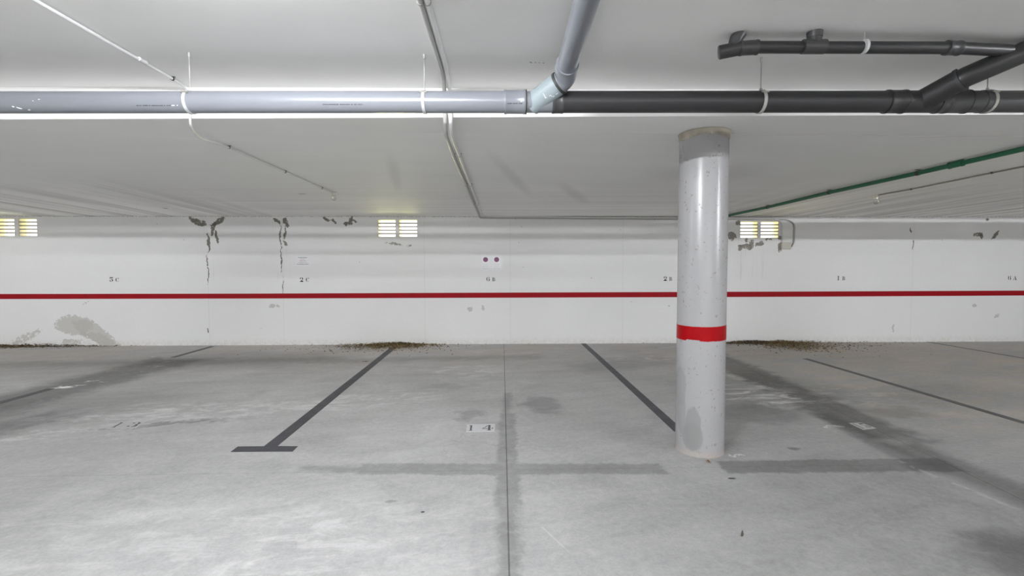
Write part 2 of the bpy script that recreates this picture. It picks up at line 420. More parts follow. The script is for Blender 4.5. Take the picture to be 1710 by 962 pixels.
def ceil_mat():
    m, t, b = newmat('ceiling_plaster')
    P = position(t)
    sx = t.n('ShaderNodeSeparateXYZ'); t.put(sx.inputs[0], P)
    big = t.noise(P, .7, 4, .6).outputs[0]; fine = t.noise(P, 40, 5, .6).outputs[0]
    sweep = t.noise(t.mapping(P, rot=(0,0,R(8)), sc=(4, .6, 1)), 2.2, 6, .6, .6).outputs[0]
    board = t.noise(t.mapping(P, rot=(0,0,R(-2)), sc=(14, .22, 1)), 1.6, 5, .6, .15).outputs[0]
    boardy = t.noise(t.mapping(P, rot=(0,0,R(3)), sc=(.35, 9, 1)), 1.5, 4, .6, .2).outputs[0]
    ax_ = t.mr(t.math('ABSOLUTE', t.math('ADD', sx.outputs[0], .3)), 3.4, 5.0)
    board = t.math('ADD', t.math('MULTIPLY', board, t.math('SUBTRACT', 1., ax_)), t.math('MULTIPLY', t.mr(boardy, .3, .7), ax_))
    v = t.math('ADD', .89, t.math('MULTIPLY', t.math('SUBTRACT', big, .5), .07))
    v = t.math('ADD', v, t.math('MULTIPLY', t.math('SUBTRACT', sweep, .5), .07))
    v = t.math('ADD', v, t.math('MULTIPLY', t.math('SUBTRACT', fine, .5), .03))
    farz = t.mr(sx.outputs[1], 5.0, 8.2)
    v = t.math('ADD', v, t.math('MULTIPLY', t.math('MULTIPLY', t.math('SUBTRACT', board, .50), farz), .42))
    cc = t.n('ShaderNodeCombineColor')
    for i in range(3): t.put(cc.inputs[i], v)
    col = t.mix(1., cc.outputs[0], c3(1, .995, .978), 'MULTIPLY')
    def spot(col, p, h, c, amt, an=0, soft=.5):
        k = t.ell(P, tuple(p), (h[0], h[1], 3), (0,0,R(an)), soft)
        return t.mix(t.math('MULTIPLY', k, amt), col, c3(*c))
    for px, py, w in ((886, 104, .006), (888, 105, .004), (894, 104.6, .005), (900.5, 104.8, .0045), (907.8, 105.2, .005)):
        col = spot(col, on(px, py, 'F'), (w, w, 3), (.12, .12, .11), .85)
    col = spot(col, on(505, 324, 'B'), (.06, .035, 3), (.38, .37, .35), .6, -20)
    col = spot(col, on(276, 348, 'B'), (.03, .05, 3), (.12, .11, .1), .8)
    col = spot(col, on(775, 305, 'B'), (.012, .02, 3), (.12, .11, .1), .8)
    col = spot(col, on(300, 98, 'F'), (.012, .006, 3), (.95, .95, .95), .9)
    for px, py, hx, hy, an in ((960, 325, .09, .8, -20), (860, 300, .07, 1.0, -12), (660, 295, .06, .8, 10), (1180, 290, .5, .4, 0)):
        col = spot(col, on(px, py, 'B'), (hx, hy, 3), (.56, .555, .54), .30, an, .7)
    t.put(b.inputs['Base Color'], col); b.inputs['Roughness'].default_value = .8; b.inputs['Specular IOR Level'].default_value = .2
    bp = t.n('ShaderNodeBump'); bp.inputs['Distance'].default_value = .006; bp.inputs['Strength'].default_value = .22
    t.put(bp.inputs['Height'], t.math('ADD', t.math('MULTIPLY', fine, .25), t.math('ADD', sweep, t.math('MULTIPLY', board, farz)))); t.put(b.inputs['Normal'], bp.outputs[0])
    return m

M = {}
M['ceil'] = ceil_mat()
M['sidewall'] = simple('side_wall_paint', (.80, .80, .79), .75, var=.05, scale=2)
M['red'] = simple('red_paint', (.33, .006, .012), .6, var=.15, scale=4, spec=.12)
M['redband'] = simple('red_band_paint', (.33, .0015, .004), .35, var=.08, scale=6, spec=.12)
M['pvc'] = simple('grey_pvc', (.19, .20, .225), .30, var=.05, scale=9, spec=.55, rv=0.)
M['pvc_light'] = simple('pale_grey_pvc', (.27, .32, .34), .38, var=.06, scale=9, rv=0.)
M['pvc_dark_and_shade'] = simple('dark_grey_and_shaded_pvc', (.020, .020, .021), .40, var=.08, scale=9, rv=0.)  # on the main pipe past the first branch, weaker light put into the colour
M['pvc_mid_and_shade'] = simple('mid_grey_and_shaded_pvc', (.038, .038, .039), .38, var=.08, scale=9, rv=0.)  # main pipe at far right and its sockets, shade again in the colour
M['steel'] = simple('galvanised_steel', (.62, .62, .62), .4, .3, var=.12, scale=60)
M['steel_mid'] = simple('zinc_steel', (.36, .355, .33), .5, .2, var=.12, scale=60)
M['steel_dk'] = simple('dull_steel', (.35, .34, .31), .45, .7, var=.15, scale=60)
M['conduit_grey'] = simple('grey_conduit', (.42, .415, .40), .42, var=.10, scale=14)
M['conduit_pale'] = simple('pale_conduit', (.66, .66, .655), .40, var=.06, scale=14)
M['green'] = simple('green_pipe_plastic', (.012, .125, .062), .42, var=.12, scale=10)
M['black'] = simple('black_clip', (.03, .03, .03), .5, var=.2, scale=30)
M['brownclip'] = simple('brown_clip', (.12, .09, .07), .5, var=.2, scale=30)
M['tape'] = simple('dark_grey_line_paint', (.060, .060, .068), .6, var=.28, scale=7, bump=.2)
M['tape_thin'] = simple('worn_grey_line_paint', (.095, .095, .097), .65, var=.25, scale=9, bump=.2)
M['ink'] = simple('black_stencil_paint', (.010, .010, .012), .6, var=.3, scale=40)
M['ink_faded'] = simple('faded_stencil_paint', (.10, .10, .105), .7, var=.35, scale=60)
M['patch'] = simple('white_floor_paint', (.66, .66, .67), .6, var=.12, scale=25)
M['patch_worn'] = simple('worn_white_floor_paint', (.55, .55, .54), .65, var=.18, scale=25)
M['sheet'] = simple('notice_sheet', (.86, .86, .87), .4, var=.02, scale=5)
M['purple'] = simple('purple_print', (.17, .022, .115), .45, var=.08, scale=30)
M['blueprint'] = simple('blue_print', (.07, .06, .20), .5, var=.2, scale=90)
M['redprint'] = simple('red_print', (.42, .10, .13), .5, var=.2, scale=90)
M['greyprint'] = simple('grey_print', (.46, .46, .50), .5, var=.1, scale=90)
M['frame'] = simple('louvre_concrete', (.55, .50, .46), .7, var=.12, scale=30)
M['boxplastic'] = simple('cream_plastic', (.55, .52, .46), .5, var=.06, scale=12)
M['wax'] = simple('white_plaster_scrape', (.85, .85, .86), .7, var=.05, scale=50)
M['mortar'] = simple('rough_mortar', (.42, .38, .31), .9, var=.35, scale=14, bump=.8)
M['cap'] = simple('white_lamp_holder', (.80, .76, .68), .4, var=.05, scale=20)
m, t, b = newmat('bulb_glass'); b.inputs['Base Color'].default_value = c3(.92, .92, .90); b.inputs['Transmission Weight'].default_value = .6
b.inputs['Roughness'].default_value = .15; M['glass'] = m
def leaf(name, c):
    return simple(name, c, .8, var=.5, scale=30)
M['leaf1'] = leaf('dry_leaf_brown', (.20, .125, .045)); M['leaf2'] = leaf('dry_leaf_dark', (.085, .06, .035)); M['leaf3'] = leaf('dry_leaf_ochre', (.30, .23, .09))

def column_mat():
    m, t, b = newmat('column_paint')
    P = position(t)
    n = t.noise(P, 3, 5).outputs[0]; ns = t.noise(P, 34, 4, .5, .6).outputs[0]
    col = t.mix(n, c3(.35, .348, .352), c3(.40, .398, .40))
    wv = t.vm('SUBTRACT', t.noise(P, 9, 4, .6).outputs['Color'], (.5,.5,.5)); Q = t.vm('ADD', P, t.vm('MULTIPLY', wv, (.03,.03,.05)))
    chips = t.mr(t.noise(P, 34, 3, .55, .3).outputs[0], .65, .67)
    vo = t.n('ShaderNodeTexVoronoi'); t.put(vo.inputs['Vector'], t.mapping(P, sc=(1,1,1.5))); vo.inputs['Scale'].default_value = 15
    sel = t.n('ShaderNodeSeparateColor'); t.put(sel.inputs[0], vo.outputs['Color'])
    pit = t.math('MULTIPLY', t.mr(vo.outputs['Distance'], .06, .13, 1, 0), t.math('GREATER_THAN', sel.outputs[0], .55))
    col = t.mix(t.math('MULTIPLY', t.math('MAXIMUM', chips, pit), .75), col, c3(.26, .22, .19))
    def cp(px, py):
        # nearest surface point of the column seen at this pixel
        d = ray(px, py); o = EYE; cx, cy, r = COL[0], COL[1], COLR
        a = d.x**2+d.y**2; bb = 2*((o.x-cx)*d.x+(o.y-cy)*d.y); c = (o.x-cx)**2+(o.y-cy)**2-r*r
        D = max(0, bb*bb-4*a*c); s = (-bb-math.sqrt(D))/(2*a); return tuple(o+d*s)
    def sp(col, px, py, h, c, amt, soft=.12, an=0):
        k = t.ell(Q, cp(px, py), h, (0, R(an), 0), soft)
        return t.mix(t.math('MULTIPLY', k, amt), col, c3(*c))
    g1 = (.265, .268, .265)
    col = sp(col, 1157, 716, (.055, .09, .17), g1, .8); col = sp(col, 1156, 730, (.075, .10, .11), g1, .8)
    col = sp(col, 1136, 645, (.03, .10, .16), (.30, .302, .30), .8); col = sp(col, 1138, 690, (.02, .08, .18), (.30, .30, .298), .7)
    for px, py, w, h in ((1160, 661, .03, .004), (1159, 665, .04, .004), (1166, 664, .03, .006), (1196, 623, .006, .015), (1190, 504, .02, .008), (1159, 600, .003, .05)):
        col = sp(col, px, py, (w, .05, h), (.36, .36, .36), .7, .3)
    sx = t.n('ShaderNodeSeparateXYZ'); t.put(sx.inputs[0], P)
    k = t.math('MULTIPLY', t.mr(sx.outputs[2], .0, .07, 1, 0), t.mr(ns, .3, .6))
    col = t.mix(t.math('MULTIPLY', k, .6), col, c3(.48, .40, .33))
    t.put(b.inputs['Base Color'], col)
    b.inputs['Roughness'].default_value = .27; b.inputs['Specular IOR Level'].default_value = .5
    bp = t.n('ShaderNodeBump'); bp.inputs['Distance'].default_value = .004; bp.inputs['Strength'].default_value = .35
    t.put(bp.inputs['Height'], t.math('ADD', n, t.math('MULTIPLY', pit, -.4))); t.put(b.inputs['Normal'], bp.outputs[0])
    return m
COL = onz(1167.5, 750, 0); COL = (COL.x, COL.y); COLR = .188
M['column'] = column_mat()

# ------------------------------------------------------------------ room shell
XL, XR, YB = -13.0, 13.5, -15.0
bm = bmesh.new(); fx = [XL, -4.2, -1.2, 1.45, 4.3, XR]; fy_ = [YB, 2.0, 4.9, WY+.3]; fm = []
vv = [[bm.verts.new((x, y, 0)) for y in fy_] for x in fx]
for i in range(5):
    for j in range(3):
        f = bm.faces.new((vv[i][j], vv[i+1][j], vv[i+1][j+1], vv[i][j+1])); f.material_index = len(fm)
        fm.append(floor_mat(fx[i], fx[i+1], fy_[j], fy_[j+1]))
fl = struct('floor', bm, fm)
# ceiling with a step down: upper slab, beam face, soffit, lower slab
bm = bmesh.new(); xs = [XL, -6, 0, 6, XR]; rows = []
for x in xs:
    fy, by = face_y(x), back_y(x)
    rows.append([bm.verts.new(p) for p in ((x, YB, zf(x)), (x, fy, zf(x)), (x, fy, ZS), (x, by, ZS), (x, by+.0005, ZS-(.0005 if x < 5 else .008)), (x, WY+.3, zb(WY+.3)),
                                           (x, WY+.3, 3.1), (x, YB, 3.1))])
for a, b_ in zip(rows, rows[1:]):
    for k in range(8): bm.faces.new((a[k], a[(k+1) % 8], b_[(k+1) % 8], b_[k]))
for f in (rows[0], rows[-1]): bm.faces.new(f)
struct('ceiling', bm, M['ceil'])
# end wall with real openings for the vents
VENTS = [((-7, 25), (30.5, 62.5), 364.6, 394.6), ((631, 661), (666, 697), 366.8, 395.8), ((1236.5, 1265.5), (1270.5, 1300), 369.6, 397.6)]
holes = []
for (a, c, y0, y1) in VENTS:
    for (x0, x1) in (a, c):
        p, q = ony(x0, y0, WY), ony(x1, y1, WY); holes.append((p.x, q.x, q.z, p.z))
zlo = [min(h[2] for h in holes[i:i+2]) for i in (0, 2, 4)]
bm = bmesh.new(); T = .22; top = 2.62
WC = [XL] + [ony(px, 450, WY).x for px in (240, 420, 620, 760, 1060, 1205, 1400, 1560)] + [XR]; wms = {}
def wmat(x, z):
    i = max(k for k in range(len(WC)-1) if WC[k] <= x+1e-4); j = 0 if z < 1.25 else 1
    if (i, j) not in wms: wms[(i, j)] = (len(wms), wall_mat(WC[i], WC[i+1], (0, 1.25)[j], (1.25, 2.7)[j]))
    return wms[(i, j)][0]
def wbox(x0, x1, z0, z1):
    xs_ = [x0] + [c for c in WC if x0 < c < x1] + [x1]; zs_ = [z0] + ([1.25] if z0 < 1.25 < z1 else []) + [z1]
    for a, b_ in zip(xs_, xs_[1:]):
        for c, d in zip(zs_, zs_[1:]):
            n0 = len(bm.faces); add_box(bm, (a, WY, c), (b_, WY+T, d)); mi = wmat((a+b_)/2, (c+d)/2)
            bm.faces.ensure_lookup_table()
            for f in bm.faces[n0:]: f.material_index = mi
cur = XL
for h in holes:
    wbox(cur, h[0], 0, top); wbox(h[0], h[1], 0, h[2]); wbox(h[0], h[1], h[3], top); cur = h[1]
wbox(cur, XR, 0, top)
struct('wall_back', bm, [q[1] for q in sorted(wms.values(), key=lambda q: q[0])])
for nm, lo, hi in (('wall_left', (XL-.2, YB, 0), (XL, WY+T, 3.1)), ('wall_right', (XR, YB, 0), (XR+.2, WY+T, 3.1)), ('wall_front', (XL, YB-.2, 0), (XR, YB, 3.1))):
    bm = bmesh.new(); add_box(bm, lo, hi); struct(nm, bm, M['sidewall'])

# red stripe along the end wall
bm = bmesh.new()
pts = [(-400, 491.8+1.2, 500.1+1.2), (0, 491.0, 499.5), (430, 490.3, 498.6), (855, 488.6, 497.2), (1300, 487.0, 495.8), (1710, 485.3, 493.6), (2200, 483.4, 491.5)]
L = []
for px, y0, y1 in pts:
    a, c = ony(px, y0, WY-.002), ony(px, y1, WY-.002); L.append((bm.verts.new(a), bm.verts.new(c), bm.verts.new((c.x, WY+.003, c.z)), bm.verts.new((a.x, WY+.003, a.z))))
for a, c in zip(L, L[1:]):
    for k in range(4): bm.faces.new((a[k], a[(k+1) % 4], c[(k+1) % 4], c[k]))
o = struct('trim_1', bm, M['red'])

# ------------------------------------------------------------------ vents
for i, ((a, c, y0, y1), lab) in enumerate(zip(VENTS, (
        'bright twin louvred wall vent at far left edge, under the ceiling',
        'bright twin louvred wall vent between the bulb conduit and the paired conduits',
        'bright twin louvred wall vent right of the column, beside the junction box'))):
    hs = holes[2*i:2*i+2]
    t_ = thing('wall_vent', lab, 'vent', (hs[0][1], WY, hs[0][2]), 'daylit louvred vents high on the end wall')
    for h in hs:
        x0, x1, z0, z1 = h; dz = (z1-z0)
        bm = bmesh.new(); e = .006
        add_box(bm, (x0, WY+.004, z0), (x0+e, WY+.14, z1)); add_box(bm, (x1-e, WY+.004, z0), (x1, WY+.14, z1))
        add_box(bm, (x0+e, WY+.004, z1-e), (x1-e, WY+.14, z1)); add_box(bm, (x0+e, WY+.004, z0), (x1-e, WY+.14, z0+e))
        p = mesh_obj('louvre_panel', bm, M['frame'], t_)
        for k in range(1, 5):
            zc = z0 + dz*k/5
            bm = bmesh.new()
            mt = Matrix.Translation((0, WY+.03, zc)) @ Matrix.Rotation(R(8), 4, 'X')
            add_box(bm, (x0+e, -.022, -.0115), (x1-e, .022, .0115), mt)
            bmesh.ops.bevel(bm, geom=bm.edges[:], offset=.003, segments=1, affect='EDGES')
            mesh_obj('slat', bm, M['frame'], p)

# ------------------------------------------------------------------ column
cx, cy = COL
ct = zb(cy)
col_o = thing('concrete_column', 'round white concrete column with a red band, chipped paint and bare grey patches', 'column', (cx, cy, 0))
bm = bmesh.new()
pf = [(COLR+.004, 0), (COLR+.002, .012), (COLR, .03)] + [(COLR, z) for z in (.6, 1.2, 1.8, 2.3)] + [(COLR-.002, ct-.05), (COLR-.006, ct-.012), (COLR-.01, ct+.004)]
rg = lathe(bm, pf, (cx, cy), 96); bm.faces.new(rg[0]); bm.faces.new(rg[-1])
mesh_obj('shaft', bm, M['column'], col_o, True)
bm = bmesh.new()
rn = [random.uniform(-1, 1) for _ in range(97)]
def jt(k, r, z): return (-.004+.006*rn[k % 96]*1.0 + .010*math.sin(k*.21)) if z < ct-.02 else 0
lathe(bm, [(COLR-.004, ct-.050), (COLR+.003, ct-.042), (COLR+.005, ct-.012), (COLR+.010, ct+.002)], (cx, cy), 96, jt)
mesh_obj('mortar_collar', bm, M['mortar'], col_o, True)['label'] = 'rough brown mortar ring under the ceiling'
zt_ = None
def col_z(px, py):
    d = ray(px, py); a = d.x**2+d.y**2; bb = -2*(cx*d.x+cy*d.y); c = cx**2+cy**2-COLR**2
    s = (-bb-math.sqrt(max(0, bb*bb-4*a*c)))/(2*a); return 1.5+d.z*s
z1, z0 = col_z(1170, 545), col_z(1170, 569.5)
bm = bmesh.new(); seg = 96
def jb(k, r, z):
    a = 2*PI*k/seg
    return .006*math.sin(a+.9) + (.002*rn[k % 96] if z < (z0+z1)/2 else .0008*rn[(k+9) % 96]) + (.009 if (z < (z0+z1)/2 and 56 < k < 66) else 0)
lathe(bm, [(COLR-.002, z0), (COLR+.0015, z0), (COLR+.0015, z1), (COLR-.002, z1)], (cx, cy), seg, jb)
mesh_obj('red_band', bm, M['redband'], col_o, True)['label'] = 'glossy red painted band'

# ------------------------------------------------------------------ main drain pipe
RP = .0625
def hp(px, py, z): return onz(px, py, z)
PH = 2.487
ma = hp(0, 171.2, PH); mb = hp(1710, 169.8, PH)
md = (mb-ma).normalized()
def mp(px):                                  # point on pipe axis seen at column px
    lo, hi = -6., 16.
    for _ in range(50):
        s = (lo+hi)/2; p = ma+md*s; q = RM.transposed() @ (p-EYE); x = W/2 + F*q.x/(-q.z)
        if x < px: lo = s
        else: hi = s
    return ma+md*s
drain = thing('drain_pipe', 'long grey plastic drain pipe slung under the ceiling with two angled branches', 'pipe', mp(855))
tube('pipe_run', [mp(-0)-md*5, mp(862)], RP, M['pvc'], drain, 40)
tube('pipe_run', [mp(930), mp(1484)], RP, M['pvc_dark_and_shade'], drain, 40)['label'] = 'grey pipe length right of the first branch, its shade put into the colour'
tube('pipe_run', [mp(1600), mp(1710)+md*6], RP, M['pvc_mid_and_shade'], drain, 40)
# socket before first branch
sleeve('socket', mp(842), mp(877.5), RP+.005, M['pvc'], drain, .002)
def wye(name, pa, pb, ps, pe, mat, r, tip=.004):
    bm = bmesh.new()
    add_tube(bm, [pa, pb], r, 40)
    add_tube(bm, [ps, pe], r, 40)
    return mesh_obj(name, bm, mat, drain, True)
# first branch: wye, elbow, pipe running towards the camera
w0 = mp(893)
w1 = onz(934, 139, PH+.075)
RB = .055
wy = wye('wye_fitting', mp(878), mp(932), w0 - (w1-w0)*.12, w1, M['pvc'], RP-.001)
wy['label'] = 'wye fitting with a pale blue-grey side arm'
bm = bmesh.new(); add_tube(bm, [w0 + (w1-w0)*-.14, w1], RP+.0015, 40); mesh_obj('side_arm', bm, M['pvc_light'], wy, True)['label'] = 'pale blue-grey side arm'
bm = bmesh.new()
dd = (w1-w0).normalized(); add_tube(bm, [w1-dd*.008, w1-dd*.0079, w1+dd*.006, w1+dd*.0061], [RP-.01, RP+.0045, RP+.0045, RP-.01], 40)
mesh_obj('rubber_seal', bm, M['black'], wy, True)
sleeve('socket', mp(922), mp(940.5), RP+.003, M['pvc_mid_and_shade'], drain, .0015)
b1 = onz(943, 122, PH+.118); b2 = onz(979.5, 0, 2.635); b3 = b2 + (b2-b1)*.9
el = fillet([w1-dd*.03, w1+dd*.045, b1 + (b2-b1).normalized()*.10], .07, 10)
elb = tube('elbow', el, RB+.0045, M['pvc'], drain, 40)
bd = (b2-b1).normalized()
sleeve('socket', b1+bd*.045, b1+bd*.115, RB+.006, M['pvc'], drain, .003)
tube('branch_pipe', [b1+bd*.05, b3], RB, M['pvc'], drain, 40)
# second branch on the right
v0 = mp(1536); v1 = onz(1603, 134, 2.553); v2 = onz(1712, 86, 2.665); 
vd = (v1-v0).normalized(); vd2 = (v2-v1).normalized(); v3 = v2+vd2*1.4
sleeve('socket', mp(1478), mp(1508), RP+.004, M['pvc_dark_and_shade'], drain, .002)
wy2 = wye('wye_fitting', mp(1505), mp(1570), v0+vd*.012, v1, M['pvc_dark_and_shade'], RP+.001)
bm = bmesh.new(); add_tube(bm, [v1-vd*.006, v1-vd*.0059, v1+vd*.010, v1+vd*.0101], [RP-.01, RP+.005, RP+.005, RP-.01], 40)
mesh_obj('rubber_seal', bm, M['black'], wy2, True)
sleeve('socket', mp(1562), mp(1580), RP+.004, M['pvc_mid_and_shade'], drain, .002)
sleeve('socket', mp(1580), mp(1612), RP+.003, M['pvc_mid_and_shade'], drain, .001)
bm = bmesh.new(); s_ = mp(1612); add_tube(bm, [s_-md*.005, s_-md*.0049, s_+md*.005, s_+md*.0051], [RP-.01, RP+.0062, RP+.0062, RP-.01], 40)
mesh_obj('rubber_seal', bm, M['black'], drain, True)
for p_ in (1508,):
    s_ = mp(p_); bm = bmesh.new(); add_tube(bm, [s_-md*.003, s_-md*.0029, s_+md*.003, s_+md*.0031], [RP-.01, RP+.0065, RP+.0065, RP-.01], 40)
    mesh_obj('rubber_seal', bm, M['black'], drain, True)
s_ = mp(878.5); bm = bmesh.new(); add_tube(bm, [s_-md*.003, s_-md*.0029, s_+md*.003, s_+md*.0031], [RP-.01, RP+.0078, RP+.0078, RP-.01], 40)
mesh_obj('rubber_seal', bm, M['black'], drain, True)
sleeve('socket', mp(1635), mp(1656), RP+.002, M['pvc_mid_and_shade'], drain, .001)
tube('branch_pipe', [v1-vd*.02, v1+vd*.03, v2, v3], RB+.002, M['pvc_dark_and_shade'], drain, 40)
# worn printing on the pipe: small dashes wrapped on the surface
def surf(px, py, r):
    "point on pipe surface seen at pixel"
    d = ray(px, py); w_ = EYE-ma
    dp = d - md*d.dot(md); wp = w_ - md*w_.dot(md)
    a = dp.dot(dp); b_ = 2*dp.dot(wp); c = wp.dot(wp)-r*r; D = b_*b_-4*a*c
    if D < 0: return None
    return EYE + d*((-b_-math.sqrt(D))/(2*a))
def print_row(x0, x1, y, mat, name, hgt=1.6, r=RP, step=3.1, lab=None):
    bm = bmesh.new(); x = x0
    while x < x1:
        w = random.uniform(1.2, 2.6); hh = random.uniform(.6, 1)*hgt
        q = [surf(a, c, r+.0009) for a, c in ((x, y-hh/2), (x+w, y-hh/2), (x+w, y+hh/2), (x, y+hh/2))]
        if all(q): bm.faces.new([bm.verts.new(p) for p in q])
        x += w + random.choice((.5, .6, .7, 2.4))*step/3
    o = mesh_obj(name, bm, mat, drain)
    if lab: o['label'] = lab
print_row(228, 285, 176.3, M['pvc_dark_and_shade'], 'printed_marking')
print_row(539, 607, 174.4, M['pvc_dark_and_shade'], 'printed_marking')
print_row(843, 874, 172.8, M['pvc_dark_and_shade'], 'printed_marking', r=RP+.0052)
def smear(pts, name='plaster_smear', r=RP, mat=None):
    for (x, y, w, h, an) in pts:
        bm = bmesh.new(); vs = []
        for k in range(9):
            a = 2*PI*k/9; rr = random.uniform(.75, 1.1)
            dx, dy = w*math.cos(a)*rr, h*math.sin(a)*rr
            q = surf(x+dx*math.cos(an)-dy*math.sin(an), y+dx*math.sin(an)+dy*math.cos(an), r+.0012)
            if q: vs.append(bm.verts.new(q))
        if len(vs) > 2: bm.faces.new(vs)
        o = mesh_obj(name, bm, mat or M['wax'], drain); o['label'] = 'white plaster smear'
smear([(22, 178.3, 2.4, 1.2, .2), (32, 180.6, 6.5, 1.1, .28), (48.5, 183.6, 3, 1.1, .1), (55, 168.5, 1.2, .6, .3), (65, 166, 2, .6, 0), (289, 176.2, 3.5, .8, 0), (296, 176, 1.4, .8, 0)])
smear([(870, 168.8, 1.0, 1.8, -.5)], r=RP+.0055)
# scratches on the pale side arm: thin plaster flecks along its outer side
def arm_pt(px, py, p0, dv, r):
    d = ray(px, py); w_ = EYE-p0; dp = d-dv*d.dot(dv); wp = w_-dv*w_.dot(dv)
    a = dp.dot(dp); b_ = 2*dp.dot(wp); c = wp.dot(wp)-r*r; D = b_*b_-4*a*c
    return EYE+d*((-b_-math.sqrt(D))/(2*a)) if D > 0 else None
bm = bmesh.new()
for (xa, ya, xb, yb) in ((907, 156, 911, 163), (910, 164, 913.5, 162.5), (917, 160.5, 919.5, 159), (919.5, 159, 922, 161.5), (923, 161.5, 926, 160.3), (928, 158, 932, 155)):
    n_ = Vector((yb-ya, xa-xb)).normalized()*.45
    q = [arm_pt(x, y, w0, dd, RP+.0032) for x, y in ((xa+n_.x, ya+n_.y), (xb+n_.x, yb+n_.y), (xb-n_.x, yb-n_.y), (xa-n_.x, ya-n_.y))]
    if all(q): bm.faces.new([bm.verts.new(p) for p in q])
mesh_obj('scratch_marks', bm, M['wax'], wy)

# hangers
def hanger(px, rod_top, tilt, lab, mat=None):
    c = mp(px); t_ = thing('pipe_hanger', lab, 'hanger', c, 'metal hangers on the long drain pipe')
    tx = onpl(rod_top[0], rod_top[1], PF[0], PF[1])
    foot = c + Vector((0, 0, RP+.004))
    # rod falls plumb from its ceiling anchor to the strap
    foot = Vector((foot.x, foot.y, foot.z))
    topp = Vector((foot.x, foot.y, zf(foot.x)))
    tube('threaded_rod', [foot, topp+Vector((0,0,.01))], .0034, mat or M['steel_mid'], t_, 10)
    tube('ceiling_anchor', [topp-Vector((0,0,.026)), topp-Vector((0,0,.0))], [.0065, .0075], mat or M['steel_mid'], t_, 10)
    tube('rod_nut', [foot-Vector((0,0,.006)), foot+Vector((0,0,.014))], [.010, .007], mat or M['steel'], t_, 6)
    ax = (md + Vector((0, 0, tilt))).normalized()
    strap('strap', c, ax, RP+.0035, .017, mat or M['steel'], t_, 40)
    fwd = Vector((0, -1, 0)); a = R(38)
    bp_ = c + (fwd*math.cos(a)+Vector((0,0,1))*math.sin(a))*(RP+.006)
    tube('bolt', [bp_-md*.022, bp_+md*.020], [.0055, .0055], M['steel_dk'], t_, 8)
hanger(318, (331, 101), 0.0, 'steel strap hanger holding the drain pipe at the left, where the thin conduit passes')
hanger(709, (712, 104), 0.0, 'steel strap hanger on the drain pipe just left of the paired conduits')
hanger(1270, (1266, 111), 0.0, 'steel strap hanger on the drain pipe just right of the column', M['steel_mid'])
hanger(1648, (1642, 130), 0.0, 'steel strap hanger on the drain pipe right of the right-hand branch', M['steel_mid'])

# ------------------------------------------------------------------ small pipe under the ceiling, right
SZ = 2.672
def sp_(px, py): return onz(px, py, SZ)
RS = .031
sm = thing('ceiling_drain_pipe', 'short dark grey drain pipe fixed close under the ceiling at upper right', 'pipe', sp_(1430, 78))
s0 = onz(1200, 88, SZ-.012); s1 = sp_(1238, 80.2); s2 = sp_(1264, 79); s3 = sp_(1590, 80); s4 = sp_(1685, 84.5)
sd = (s3-s2).normalized()
tube('pipe_run', [s2, s3], RS, M['pvc_dark_and_shade'], sm, 28)
tube('pipe_run', [s3, s4], RS, M['pvc_dark_and_shade'], sm, 28)
e0 = s0; ed = (s1-s0).normalized()
bm = bmesh.new(); add_tube(bm, [e0, e0+ed*.003, s1], [RS+.001, RS+.005, RS+.005], 28)
k0 = e0+ed*.075
add_tube(bm, [k0, k0+Vector((.012, .0, .055)), Vector((k0.x+.035, k0.y-.005, zf(k0.x)+.005))], RS+.003, 28)
mesh_obj('tee_fitting', bm, M['pvc_mid_and_shade'], sm, True)['label'] = 'end tee rising into the ceiling'
sleeve('elbow', s1-ed*.01, s2+sd*.005, RS+.006, M['pvc_mid_and_shade'], sm, .002)
ta, tb = sp_(1340, 78), sp_(1377, 78)
bm = bmesh.new(); add_tube(bm, [ta, ta+sd*.001, tb-sd*.001, tb], [RS+.002, RS+.006, RS+.006, RS+.002], 28)
tc = sp_(1360, 78); add_tube(bm, [tc, Vector((tc.x, tc.y, zf(tc.x)+.005))], RS+.003, 28)
add_tube(bm, [tc+Vector((0,0,.045)), Vector((tc.x, tc.y, zf(tc.x)+.004))], [RS+.006, RS+.009], 28)
mesh_obj('tee_fitting', bm, M['pvc_mid_and_shade'], sm, True)['label'] = 'mid-run tee rising into the ceiling'
sleeve('coupling', s3-sd*.035, s3+(s4-s3).normalized()*.045, RS+.005, M['pvc_mid_and_shade'], sm, .002)
hc = sp_(1443, 77.8)
t_ = thing('pipe_clamp', 'small white band clamp holding the short pipe to the ceiling at upper right', 'clamp', hc)
strap('strap', hc, sd, RS+.003, .014, M['steel'], t_, 28)
tube('stud', [hc+Vector((0,0,RS)), Vector((hc.x, hc.y, zf(hc.x)+.004))], .004, M['steel_dk'], t_, 8)

